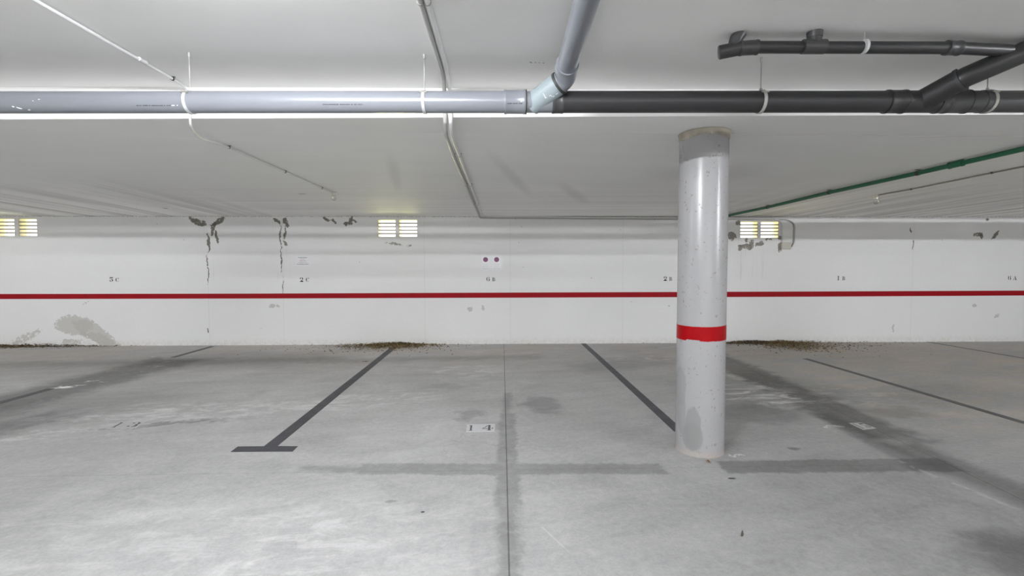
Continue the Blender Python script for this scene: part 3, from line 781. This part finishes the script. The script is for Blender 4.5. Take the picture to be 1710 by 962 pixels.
# ------------------------------------------------------------------ conduits
def conduit(name, lab, r, mat, nodes, fil, clips=(), clipmat=None, extra_start=None, cat='conduit', group=None, gap=.004, seg=14, cw=.012):
    pts = []
    for nd in nodes:
        px, py, s = nd[:3]; off = nd[3] if len(nd) > 3 else r+gap
        pts.append(on(px, py, s, off))
    if extra_start: pts.insert(0, pts[0]+(pts[0]-pts[1]).normalized()*extra_start)
    t_ = thing(name, lab, cat, pts[len(pts)//2], group)
    tube('tube', fillet(pts, fil, 10), r, mat, t_, seg)
    for (px, py, s) in clips:
        p = on(px, py, s, r+gap)
        j = min(range(len(pts)-1), key=lambda i: ((pts[i]+pts[i+1])/2-p).length + (0 if (p-pts[i]).dot(p-pts[i+1]) < 0 else 9))
        d = (pts[j+1]-pts[j]).normalized()
        # snap on to the axis
        p = pts[j] + d*(p-pts[j]).dot(d)
        n = PL[s][1]; side = d.cross(n).normalized()
        bm = bmesh.new()
        add_tube(bm, [p-d*cw/2, p-d*cw/2+d*1e-5, p+d*cw/2-d*1e-5, p+d*cw/2], [r-.001, r+.003, r+.003, r-.001], seg)
        mt = Matrix((( d.x, side.x, n.x, p.x), (d.y, side.y, n.y, p.y), (d.z, side.z, n.z, p.z), (0, 0, 0, 1)))
        add_box(bm, (-cw*.45, -r-.009, -(r+gap)), (cw*.45, r+.009, -(r+gap)+.004), mt)
        mesh_obj('clip', bm, clipmat or M['black'], t_)
    return t_, pts
# thin conduit on the left ending in a bulb holder
cl, p1 = conduit('bulb_conduit', 'thin pale conduit crossing from upper left under the drain pipe to a bulb holder', .0095, M['conduit_pale'],
    [(58, 0, 'F', .020), (287, 131, 'F'), (316, 149, 'V', .016), (318, 214, 'V', .016), (334, 231, 'B', .055), (382, 246, 'B'), (556, 322.5, 'B')],
    .09, [(288, 131.5, 'F'), (381.5, 246, 'B'), (475, 287.4, 'B'), (537, 314.3, 'B')], extra_start=2.5)
a = on(238, 101.5, 'F', .0135); d_ = (on(287, 131, 'F', .0135)-on(58, 0, 'F', .0135)).normalized()
tube('coupling', [a-d_*.03, a+d_*.03], .0125, M['conduit_pale'], cl, 14)
def bulb_holder(px, py, lab, s=1.0):
    c = on(px, py, 'B', 0); c = Vector((c.x, c.y, c.z))
    t_ = thing('bulb_holder', lab, 'lamp', c)
    bm = bmesh.new(); lathe(bm, [(.0, .002), (.038*s, .001), (.038*s, -.010), (.027*s, -.016), (.024*s, -.045), (.018*s, -.047), (0.0005, -.047)], (0, 0), 24)
    bmesh.ops.translate(bm, verts=bm.verts, vec=c); mesh_obj('socket', bm, M['cap'], t_, True)
    bm = bmesh.new(); lathe(bm, [(.013*s, -.046), (.020*s, -.055), (.030*s, -.072), (.032*s, -.086), (.026*s, -.102), (.014*s, -.112), (.0005, -.115)], (0, 0), 24)
    bmesh.ops.translate(bm, verts=bm.verts, vec=c); mesh_obj('bulb', bm, M['glass'], t_, True)
bulb_holder(557.5, 321, 'bulb holder with a clear bulb ending the left thin conduit, near the middle vent')
# paired conduits in the middle
GP = 'paired conduits running over the ceiling and along the end wall'
conduit('electrical_conduit', 'darker left tube of the paired conduits crossing the ceiling and running along the wall top', .0145, M['conduit_grey'],
    [(701, 0, 'F'), (736, 113, 'F'), (742.5, 152, 'V', .022), (743.5, 222, 'V', .02), (758, 262, 'B'), (800.5, 361.5, 'B'), (803, 364.3, 'W'), (1316, 367.0, 'W'), (1327, 374, 'W'), (1326, 405, 'W'), (1322, 412, 'W')],
    [.1, .1, .1, .1, .16, .1, .05, .03, .12, .12, .03, .03], [(709, 3.5, 'F'), (757, 258, 'B'), (778, 309, 'B'), (791.5, 341, 'B'), (861, 364.5, 'W'), (1093, 365.8, 'W'), (1233, 366.2, 'W')], M['steel_dk'], extra_start=2.0, group=GP, gap=.003)
conduit('electrical_conduit', 'paler right tube of the paired conduits crossing the ceiling and running along the wall top', .0145, M['conduit_pale'],
    [(713, 0, 'F'), (745.5, 113, 'F'), (751.5, 152, 'V', .022), (753, 222, 'V', .02), (768, 262, 'B'), (804, 357.5, 'B'), (806, 361.6, 'W', .040), (1295, 365.2, 'W', .040), (1305, 371, 'W'), (1306.5, 404, 'W')],
    [.1, .1, .1, .1, .16, .1, .05, .03, .1, .08, .03], [(720, 3.5, 'F'), (770.5, 258, 'B'), (788.5, 309, 'B'), (799, 341, 'B')], M['steel_dk'], extra_start=2.0, group=GP, gap=.003)
# junction box
bp0, bp1 = ony(1303, 404.5, WY), ony(1319, 416.5, WY)
bxo = thing('junction_box', 'cream plastic junction box on the end wall right of the right-hand vent', 'junction box', ((bp0.x+bp1.x)/2, WY, (bp0.z+bp1.z)/2))
bm = bmesh.new(); add_box(bm, (bp0.x, WY-.05, bp1.z), (bp1.x, WY-.001, bp0.z)); bmesh.ops.bevel(bm, geom=bm.edges[:], offset=.006, segments=2, affect='EDGES')
mesh_obj('box_body', bm, M['boxplastic'], bxo, True)
bm = bmesh.new(); add_box(bm, (bp0.x+.006, WY-.058, bp1.z+.006), (bp1.x-.006, WY-.049, bp0.z-.006)); bmesh.ops.bevel(bm, geom=bm.edges[:], offset=.003, segments=1, affect='EDGES')
mesh_obj('lid', bm, M['boxplastic'], bxo, True)
for dx, dz in ((.02, .02), (.02, -.02), (-.02, .02), (-.02, -.02)):
    x = (bp0.x if dx > 0 else bp1.x)+dx; z = (bp1.z if dz > 0 else bp0.z)+dz
    tube('screw', [(x, WY-.061, z), (x, WY-.057, z)], .004, M['steel_dk'], bxo, 8)
# green pipe
gt, gpts = conduit('green_water_pipe', 'green plastic pipe clipped to the ceiling from behind the column to the right edge', .024, M['green'],
    [(1197, 364.0, 'B'), (1282, 346.2, 'B'), (1385, 321.5, 'B'), (1533, 289, 'B'), (1712, 248, 'B')], .02,
    [(1282, 346.2, 'B'), (1385, 321.5, 'B'), (1533, 289, 'B')], cat='pipe', seg=20, gap=.012, cw=.03)
gd = (gpts[-1]-gpts[-2]).normalized()
for o in list(bpy.data.objects):
    if o.parent == gt and o.name.startswith('tube'):
        bpy.data.objects.remove(o)
tube('tube', gpts[:-1]+[gpts[-1]+gd*3.0], .024, M['green'], gt, 20)
gc = gpts[-2]+gd*((on(1598, 274.5, 'B', .036)-gpts[-2]).dot(gd)); sleeve('coupling', gc-gd*.07, gc+gd*.07, .031, M['green'], gt, .003, 20)
# thin conduit on the right
rt, rp = conduit('bulb_conduit', 'thin brownish conduit on the ceiling at right, below the green pipe', .008, M['steel_dk'],
    [(1467, 325.8, 'B'), (1522, 316.2, 'B'), (1657, 288.8, 'B'), (1712, 278, 'B')], .01, [(1522, 316.2, 'B'), (1657, 288.8, 'B')], M['brownclip'], cw=.02)
rd = (rp[-1]-rp[-2]).normalized(); tube('tube', [rp[-1]-rd*.01, rp[-1]+rd*2.5], .008, M['steel_dk'], rt, 14)
bulb_holder(1463, 327.5, 'small cream bulb holder at the left end of the right-hand thin conduit', 1.1)

# ------------------------------------------------------------------ floor lines
def line_quad(name, pts, lab, mat, z=.0025, cat='floor marking', group=None):
    bm = bmesh.new(); n = len(pts)
    up = [bm.verts.new((p[0], p[1], z)) for p in pts]; dn = [bm.verts.new((p[0], p[1], -.001)) for p in pts]
    bm.faces.new(up)
    for k in range(n): bm.faces.new((up[k], up[(k+1) % n], dn[(k+1) % n], dn[k]))
    c = Vector((sum(p[0] for p in pts)/n, sum(p[1] for p in pts)/n, 0))
    return mesh_obj(name, bm, mat, None, False, c)
GL = 'dark grey painted bay lines'
def strip(p, q, w):
    a, b_ = Vector(G(*p)), Vector(G(*q)); n = Vector(((b_-a).y, -(b_-a).x)).normalized()*w/2
    return [tuple(a+n), tuple(b_+n), tuple(b_-n), tuple(a-n)]
# left T line: one outline
A = Vector(G(452, 745.5)); B = Vector(G(659, 579)); n = Vector(((B-A).y, -(B-A).x)).normalized()*.056
q = [G(397, 746), G(385, 755), G(488.5, 754.3), G(497.5, 745.6)]
pts = [q[0], q[1], q[2], q[3], tuple(A+n), tuple(B+n), tuple(B-n), tuple(A-n)]
tag(line_quad('bay_line', pts, '', M['tape']), 'dark grey T-shaped bay line left of the number 14, ending in a crossbar', 'floor marking', GL)
a, b_ = G(974, 574), G(1131, 716.5)
tag(line_quad('bay_line', strip((974, 573.6), (1135, 721), .098), '', M['tape']), 'dark grey bay line running from the wall to the foot of the column', 'floor marking', GL)
tag(line_quad('bay_line', strip((355, 578.5), (289, 597), .09), '', M['tape_thin']), 'short dark bay line remnant by the wall at left', 'floor marking', GL)
tag(line_quad('bay_line', strip((86, 649), (-60, 689.0), .10), '', M['tape_thin']), 'worn dark bay line cut by the left edge of the photo', 'floor marking', GL)
tag(line_quad('bay_line', strip((1345, 599), (1715, 707.5), .085), '', M['tape_thin']), 'dark bay line right of the number 15, running toward the right edge', 'floor marking', GL)
tag(line_quad('bay_line', strip((1549, 571), (1760, 607), .06), '', M['tape_thin']), 'thin faint bay line farthest right, beginning at the wall', 'floor marking', GL)

# ------------------------------------------------------------------ stencil glyphs
def rect(x0, y0, x1, y1, sk=0): return [(x0, y0), (x1, y0), (x1+sk, y1), (x0+sk, y1)]
def arc(cx, cy, rx, ry, a0, a1, t0, t1, n=10):
    "crescent ribbon: thick in the middle"
    out, inn = [], []
    for k in range(n+1):
        u = k/n; a = R(a0+(a1-a0)*u); th = t0+(t1-t0)*math.sin(PI*u)
        out.append((cx+rx*math.cos(a), cy+ry*math.sin(a))); inn.append((cx+(rx-th)*math.cos(a), cy+(ry-th*.6)*math.sin(a)))
    return out+inn[::-1]
GLY = {
 '1': [rect(.36, .06, .64, 1), rect(.20, 0, .80, .07), [(.18, .86), (.36, .90), (.36, 1), (.22, .97)]],
 '4': [rect(.56, .06, .78, 1), rect(.46, 0, .88, .07), rect(.02, .28, .50, .37), [(.22, .55), (.30, .50), (.50, .84), (.50, .98)], [(.05, .36), (.12, .36), (.22, .55), (.16, .58)], rect(.84, .30, 1.0, .37), rect(.93, .28, 1.03, .50)],
 '5': [rect(.14, .80, .88, 1), [(.14, .55), (.24, .55), (.24, .82), (.14, .82)], arc(.46, .31, .42, .31, -80, 110, .08, .26), arc(.46, .31, .42, .31, 190, 262, .10, .22), [(.10, .18), (.30, .14), (.30, .34), (.12, .36)]],
 '2': [arc(.5, .68, .40, .32, -50, 80, .10, .26), [(.08, .60), (.34, .60), (.36, .84), (.20, .86)], arc(.5, .68, .40, .32, 105, 170, .10, .2), [(.10, .0), (.92, .0), (.92, .22), (.60, .28), (.22, .18), (.10, .10)], [(.22, .18), (.60, .48), (.76, .46), (.40, .16)]],
 '6': [arc(.5, .5, .44, .5, 110, 250, .10, .24), arc(.54, .32, .38, .32, -85, 85, .08, .24), arc(.55, .85, .32, .15, 10, 90, .08, .12), [(.66, .70), (.86, .72), (.84, .88), (.68, .86)]],
 '3': [arc(.45, .72, .36, .28, -60, 85, .08, .22), arc(.45, .29, .42, .29, -85, 80, .08, .26), [(.05, .12), (.24, .10), (.26, .30), (.08, .30)], [(.10, .74), (.28, .72), (.30, .88), (.14, .90)]],
 'C': [arc(.52, .5, .44, .5, 105, 255, .08, .26), arc(.55, .5, .36, .5, 25, 80, .06, .12), arc(.55, .5, .36, .5, -80, -25, .06, .12), rect(.80, .66, .90, .98)],
 'B': [rect(.14, .0, .40, 1), rect(.02, 0, .40, .06), rect(.02, .94, .40, 1), arc(.50, .74, .34, .25, -85, 85, .06, .2), arc(.50, .26, .40, .27, -85, 85, .06, .24)],
 'A': [[(.52, 1), (.66, 1), (.98, .05), (.72, .05)], [(.46, .98), (.50, .86), (.22, .05), (.14, .05)], rect(.34, .30, .66, .37), rect(.02, 0, .34, .06), rect(.62, 0, 1.04, .06)],
}
def glyph(bm, ch, fn):
    for poly in GLY[ch]:
        try: bm.faces.new([bm.verts.new(fn(u, v)) for u, v in poly])
        except ValueError: pass
def wall_number(d, l, px0, px1, py0, py1, lx0, lx1, ly0, ly1, lab, faded=False):
    ctr = ony((px0+lx1)/2, (py0+py1)/2, WY)
    t_ = thing('wall_number', lab, 'number', ctr, 'stencilled bay numbers on the end wall')
    for ch, x0, x1, y0, y1, nm in ((d, px0, px1, py0, py1, 'digit'), (l, lx0, lx1, ly0, ly1, 'letter')):
        a, c = ony(x0-.5, y1+.5, WY-.003), ony(x1+.5, y0-.5, WY-.003); bm = bmesh.new()
        glyph(bm, ch, lambda u, v: (a.x+(c.x-a.x)*u, WY-.003, a.z+(c.z-a.z)*v))
        mesh_obj(nm, bm, M['ink'], t_)
wall_number('5', 'C', 183, 189, 463.5, 470, 193, 198, 464.5, 470.2, 'black stencilled "5 C" on the end wall, farthest left')
wall_number('2', 'C', 500.8, 506.2, 463.6, 470.3, 511, 515.5, 464.2, 470.2, 'black stencilled "2 C" on the end wall under the lined notice')
wall_number('6', 'B', 812.4, 818, 463, 469.3, 822.3, 827, 464, 469.3, 'black stencilled "6 B" on the end wall under the two purple dots')
wall_number('2', 'B', 1108, 1113.6, 462, 468.6, 1118, 1122.3, 463, 468.6, 'black stencilled "2 B" on the end wall just left of the column')
wall_number('1', 'B', 1398, 1402, 461.3, 467.5, 1407, 1411.3, 462.2, 467.7, 'black stencilled "1 B" on the end wall right of the column')
wall_number('6', 'A', 1683.3, 1688.6, 461, 467.2, 1692, 1697.3, 462, 467.2, 'black stencilled "6 A" on the end wall at the right edge')

def floor_number(s, quad, lab, mats, offs, gy=(.12, .86)):
    "quad = world corners (near-left, near-right, far-right, far-left)"
    nl, nr, fr, fl_ = [Vector(p) for p in quad]
    def W_(u, v, z): p = (nl*(1-u)+nr*u)*(1-v) + (fl_*(1-u)+fr*u)*v; return (p.x, p.y, z)
    c = (nl+nr+fr+fl_)/4
    t_ = thing('floor_number', lab, 'number', (c.x, c.y, 0), 'stencilled bay numbers on the floor')
    bm = bmesh.new(); up = [bm.verts.new((p.x, p.y, .002)) for p in (nl, nr, fr, fl_)]; dn = [bm.verts.new((p.x, p.y, -.001)) for p in (nl, nr, fr, fl_)]
    bm.faces.new(up)
    for k in range(4): bm.faces.new((up[k], up[(k+1) % 4], dn[(k+1) % 4], dn[k]))
    mesh_obj('white_patch', bm, mats[0], t_)
    for ch, (u0, u1) in zip(s, offs):
        bm = bmesh.new(); glyph(bm, ch, lambda u, v: W_(u0+(u1-u0)*u, gy[0]+(gy[1]-gy[0])*v, .0035))
        mesh_obj('digit', bm, mats[1], t_)
q14 = [G(778, 721.8), G(826, 721), G(826.5, 708.2), G(780, 709)]
floor_number('14', q14, 'black stencilled "14" on a crisp white floor patch in the middle bay', (M['patch'], M['ink_faded']), ((.05, .27), (.55, .93)), (.14, .84))
cxw, cyw = G(216, 708.5); w2, h2 = .145, .10
q13 = [G(178, 716), G(228, 715), G(246, 704), G(200, 704.5)]
floor_number('13', q13, 'worn stencilled "13" on a faded white floor patch in the left bay', (M['patch_worn'], M['ink_faded']), ((.05, .28), (.55, .95)))
q15 = [G(1441.5, 718), G(1463.5, 715.5), G(1437.5, 706), G(1417.5, 706.8)]
floor_number('15', q15, 'worn stencilled "15" on a faded white floor patch right of the column', (M['patch_worn'], M['ink_faded']), ((.05, .30), (.52, .95)))

# ------------------------------------------------------------------ notices
def notice(px, lab, x0, x1, y0, y1, lines, dot=None, group=None, name='paper_notice'):
    a, c = ony(x0, y1, WY), ony(x1, y0, WY)
    t_ = thing(name, lab, 'notice', ((a.x+c.x)/2, WY, (a.z+c.z)/2), group)
    bm = bmesh.new(); add_box(bm, (a.x, WY-.003, a.z), (c.x, WY-.0003, c.z)); mesh_obj('sheet', bm, M['sheet'], t_)
    if dot:
        dc = ony(dot[0], dot[1], WY); r = dot[2]*WY/F
        bm = bmesh.new(); bm.faces.new([bm.verts.new((dc.x+r*math.cos(2*PI*k/32), WY-.0045, dc.z+r*math.sin(2*PI*k/32))) for k in range(32)])
        mesh_obj('purple_dot', bm, M['purple'], t_)
    for (lx0, lx1, ly, h, mk) in lines:
        bm = bmesh.new(); x = lx0
        while x < lx1:
            w = min(random.uniform(.45, .9), lx1-x)
            p, q_ = ony(x, ly+h/2, WY), ony(x+w, ly-h/2*random.uniform(.5, 1), WY)
            bm.faces.new([bm.verts.new(v) for v in ((p.x, WY-.0045, p.z), (q_.x, WY-.0045, p.z), (q_.x, WY-.0045, q_.z), (p.x, WY-.0045, q_.z))])
            x += w + random.choice((.12, .15, .5))
        mesh_obj('text_line', bm, M[mk], t_)
notice(505, 'pale notice with five centred lines of small coloured text above "2 C"', 494.5, 517, 428, 445,
       [(498, 513.2, 430.2, .9, 'blueprint'), (502, 509, 432.8, .6, 'redprint'), (500, 511, 435.4, .7, 'redprint'), (498.3, 512.8, 438.3, .6, 'redprint'), (496, 515.5, 441.2, .9, 'blueprint')])
GN = 'pale notices with a purple dot'
notice(811, 'left of two pale notices with a purple dot over faint text', 803.5, 818.5, 427, 449.5,
       [(805.5, 816.5, 441.2, .5, 'greyprint'), (807, 815, 443.3, .4, 'greyprint'), (805, 816, 445.5, .4, 'greyprint'), (805.5, 816, 448.3, .5, 'greyprint')], (810.9, 433.6, 4.1), GN)
notice(829, 'right of two pale notices with a purple dot over faint text', 822, 837.5, 427, 449.5,
       [(824, 834.5, 441.2, .5, 'greyprint'), (826, 833, 443.3, .4, 'greyprint'), (825, 834, 445.5, .4, 'greyprint'), (824.5, 834.5, 448.3, .5, 'greyprint')], (829.3, 433.6, 4.1), GN)

# ------------------------------------------------------------------ dry leaf litter
def litter(lab, specs, n, size=(.015, .05)):
    bm = bmesh.new(); tot = sum(s[4] for s in specs); c0 = None
    for i in range(n):
        s = random.choices(specs, [q[4] for q in specs])[0]
        x = random.gauss(s[0], s[2]); y = min(WY-.01, WY - abs(random.gauss(WY-s[1], s[3])))
        L_ = random.uniform(*size); w = L_*random.uniform(.25, .6); an = random.uniform(0, 2*PI); h = max(0, .048*math.exp(-((x-s[0])/s[2])**2)*math.exp(-((WY-y)/s[3])**2))
        z = .002 + random.random()*h; tl = random.uniform(-.4, .4)
        mt = Matrix.Translation((x, y, z+L_*.2)) @ Matrix.Rotation(an, 4, 'Z') @ Matrix.Rotation(tl, 4, 'Y') @ Matrix.Rotation(random.uniform(-.5, .5), 4, 'X')
        P_ = [(-L_/2, 0, 0), (-L_*.15, w/2, .003), (L_*.2, w/2, .002), (L_/2, 0, 0), (L_*.2, -w/2, .003), (-L_*.15, -w/2, .002)]
        vs = []
        for p in P_:
            v = mt @ Vector(p); v.z = max(.001, v.z); v.y = min(WY-.002, v.y); vs.append(bm.verts.new(v))
        f = bm.faces.new(vs); f.material_index = random.choices((0, 1, 2), s[5])[0]
    o = mesh_obj('leaf_litter', bm, [M['leaf1'], M['leaf2'], M['leaf3']], None, False, Vector((specs[0][0], WY-.1, 0)))
    tag(o, lab, 'leaves', None, 'stuff')
gx = lambda px: (ony(px, 576, WY).x)
litter('brown dry leaf litter heaped below the middle vent, at the end of the T line',
       [(gx(665), WY, .35, .22, 5, (4, 3, 2)), (gx(640), WY-.1, .55, .35, 3, (2, 1, 3)), (gx(650), WY-.2, 1.0, .45, .5, (2, 2, 2))], 3800)
litter('dark brown dry leaf litter below the right vent, just right of the column',
       [(gx(1255), WY, .45, .10, 5, (1, 6, 0)), (gx(1300), WY, .30, .42, 5, (4, 2, 2)), (gx(1330), WY-.1, .6, .40, 2, (3, 1, 2)), (gx(1330), WY-.2, 1.4, .55, .6, (2, 3, 1))], 5200)
litter('thin strip of brown dry leaf litter along the wall foot at far left',
       [(gx(-30), WY, .8, .13, 6, (3, 4, 1)), (gx(70), WY, .7, .05, 2, (2, 5, 0))], 2600)
# a twig in the foreground right, a leaf and a crumb
def twig(px, py, L_, an, lab):
    x, y = G(px, py); d = Vector((math.cos(an), math.sin(an), 0))*L_/2; c = Vector((x, y, .006))
    o = tube('twig', [c-d, c-d*.3+Vector((.003, .002, .003)), c+d*.4, c+d], [.0035, .0045, .004, .002], M['leaf2'], None, 8, c)
    tag(o, lab, 'twig')
twig(1239, 892, .06, 1.0, 'small dark twig lying on the open floor at lower right')
def leaf1(px, py, L_, an, lab, mat):
    x, y = G(px, py); bm = bmesh.new(); n_ = 10; ring = []
    for k in range(n_):
        a = 2*PI*k/n_; ring.append(bm.verts.new((x+L_*math.cos(a)*math.cos(an)-L_*.35*math.sin(a)*math.sin(an), y+L_*math.cos(a)*math.sin(an)+L_*.35*math.sin(a)*math.cos(an), .004+.008*(k % 2))))
    cc = bm.verts.new((x, y, .016))
    for k in range(n_): bm.faces.new((ring[k], ring[(k+1) % n_], cc))
    tag(mesh_obj('dry_leaf', bm, mat, None, False, Vector((x, y, 0))), lab, 'leaf')
leaf1(610, 604.5, .05, .1, 'single curled reddish leaf on the floor left of the T line top', M['leaf1'])
leaf1(1183, 771.5, .022, 1.4, 'small rust-brown crumb on the floor just below the column', M['leaf1'])

# ------------------------------------------------------------------ lights
def emit(name, col, s):
    m = bpy.data.materials.new(name); m.use_nodes = True; nt = m.node_tree; nt.nodes.clear()
    e = nt.nodes.new('ShaderNodeEmission'); o = nt.nodes.new('ShaderNodeOutputMaterial'); e.inputs[0].default_value = c3(*col); e.inputs[1].default_value = s
    nt.links.new(e.outputs[0], o.inputs[0]); return m
def batten(x, y, power, lab, L_=1.2, drop=.045, an=0.):
    z = zf(x)
    t_ = thing('fluorescent_lamp', lab, 'lamp', (x, y, z))
    ca, sa = math.cos(an), math.sin(an)
    mt = Matrix.Translation((x, y, 0)) @ Matrix.Rotation(an, 4, 'Z')
    bm = bmesh.new(); add_box(bm, (-L_/2-.02, -.02, z-.016), (L_/2+.02, .02, z+.002), mt); mesh_obj('housing', bm, M['cap'], t_)
    e = emit('tube_glow', (.965, .985, 1.025), power)
    zz = z-drop
    tube('glass_tube', [mt @ Vector((-L_/2, 0, zz)), mt @ Vector((L_/2, 0, zz))], .014, e, t_, 12)
    for s_ in (-1, 1):
        bm = bmesh.new(); add_box(bm, (s_*(L_/2+.010)-.010, -.017, zz-.018), (s_*(L_/2+.010)+.010, .017, z-.014), mt); mesh_obj('end_cap', bm, M['cap'], t_)
for lab, x, y, p_ in (('short fluorescent ceiling lamp just above the top edge of the photographed view', -1.1, 1.85, 110),
                      ('fluorescent ceiling lamp nearly overhead, just left of the viewpoint', -1.2, .1, 1020),
                      ('fluorescent ceiling lamp outside the photographed view, far to the left', -9.3, .95, 1250),
                      ('fluorescent ceiling lamp outside the photographed view, to the right', 7.6, -.9, 1900),
                      ('added fluorescent fill lamp well behind the viewpoint, on its left side', -4, -6.5, 200),  # rear pair added as fill
                      ('added fluorescent fill lamp well behind the viewpoint, on its right side', 4, -6.5, 200)):
    batten(x, y, p_, lab)
# broad fill light added far behind the camera to brighten the end wall
ld = bpy.data.lights.new('rear_fill', 'AREA'); ld.shape = 'RECTANGLE'; ld.size = 15; ld.size_y = 2.2; ld.energy = 300; ld.color = (1, .99, 1.0)
lo = bpy.data.objects.new('rear_fill', ld); C.objects.link(lo); lo.location = (2, YB+.05, 1.35); lo.rotation_euler = (R(90), 0, PI)
lo.rotation_euler = Vector((0, 1, 0)).to_track_quat('-Z', 'Z').to_euler()

# sunlit ground outside glowing up through the vents
for i in range(3):
    hs = holes[2*i:2*i+2]; xc = (hs[0][0]+hs[1][1])/2
    ld = bpy.data.lights.new('vent_daylight', 'AREA'); ld.shape = 'RECTANGLE'; ld.size = 2.6; ld.size_y = .6; ld.energy = 420; ld.color = (1.0, .98, .42)
    lo = bpy.data.objects.new('vent_daylight', ld); C.objects.link(lo)
    lo.location = (xc, WY+4.0, 1.98)
    dv = Vector((0, -1, .10)).normalized(); lo.rotation_euler = dv.to_track_quat('-Z', 'Y').to_euler()
w = bpy.data.worlds.new('world'); bpy.context.scene.world = w; w.use_nodes = True
w.node_tree.nodes['Background'].inputs[0].default_value = (1, .98, .95, 1); w.node_tree.nodes['Background'].inputs[1].default_value = 1.8
try: w.cycles.sampling_method = 'NONE'
except Exception: pass
# ground outside
bm = bmesh.new(); bm.faces.new([bm.verts.new(p) for p in ((XL, WY+.35, 1.1), (XR, WY+.35, 1.1), (XR, 30, 1.1), (XL, 30, 1.1))])
o = mesh_obj('outside_ground', bm, simple('outside_grass', (.22, .30, .08), .9, scale=6)); o['kind'] = 'structure'; o['label'] = 'ground outside the vents'

s = bpy.context.scene
s.view_settings.view_transform = 'Standard'; s.view_settings.look = 'None'; s.view_settings.exposure = 0.33; s.view_settings.gamma = 1.05
s.cycles.use_denoising = True
s.cycles.use_adaptive_sampling = True; s.cycles.adaptive_threshold = .02
s.cycles.max_bounces = 8; s.cycles.diffuse_bounces = 6; s.cycles.glossy_bounces = 3
s.cycles.sample_clamp_indirect = 6
s.cycles.caustics_reflective = False; s.cycles.caustics_refractive = False
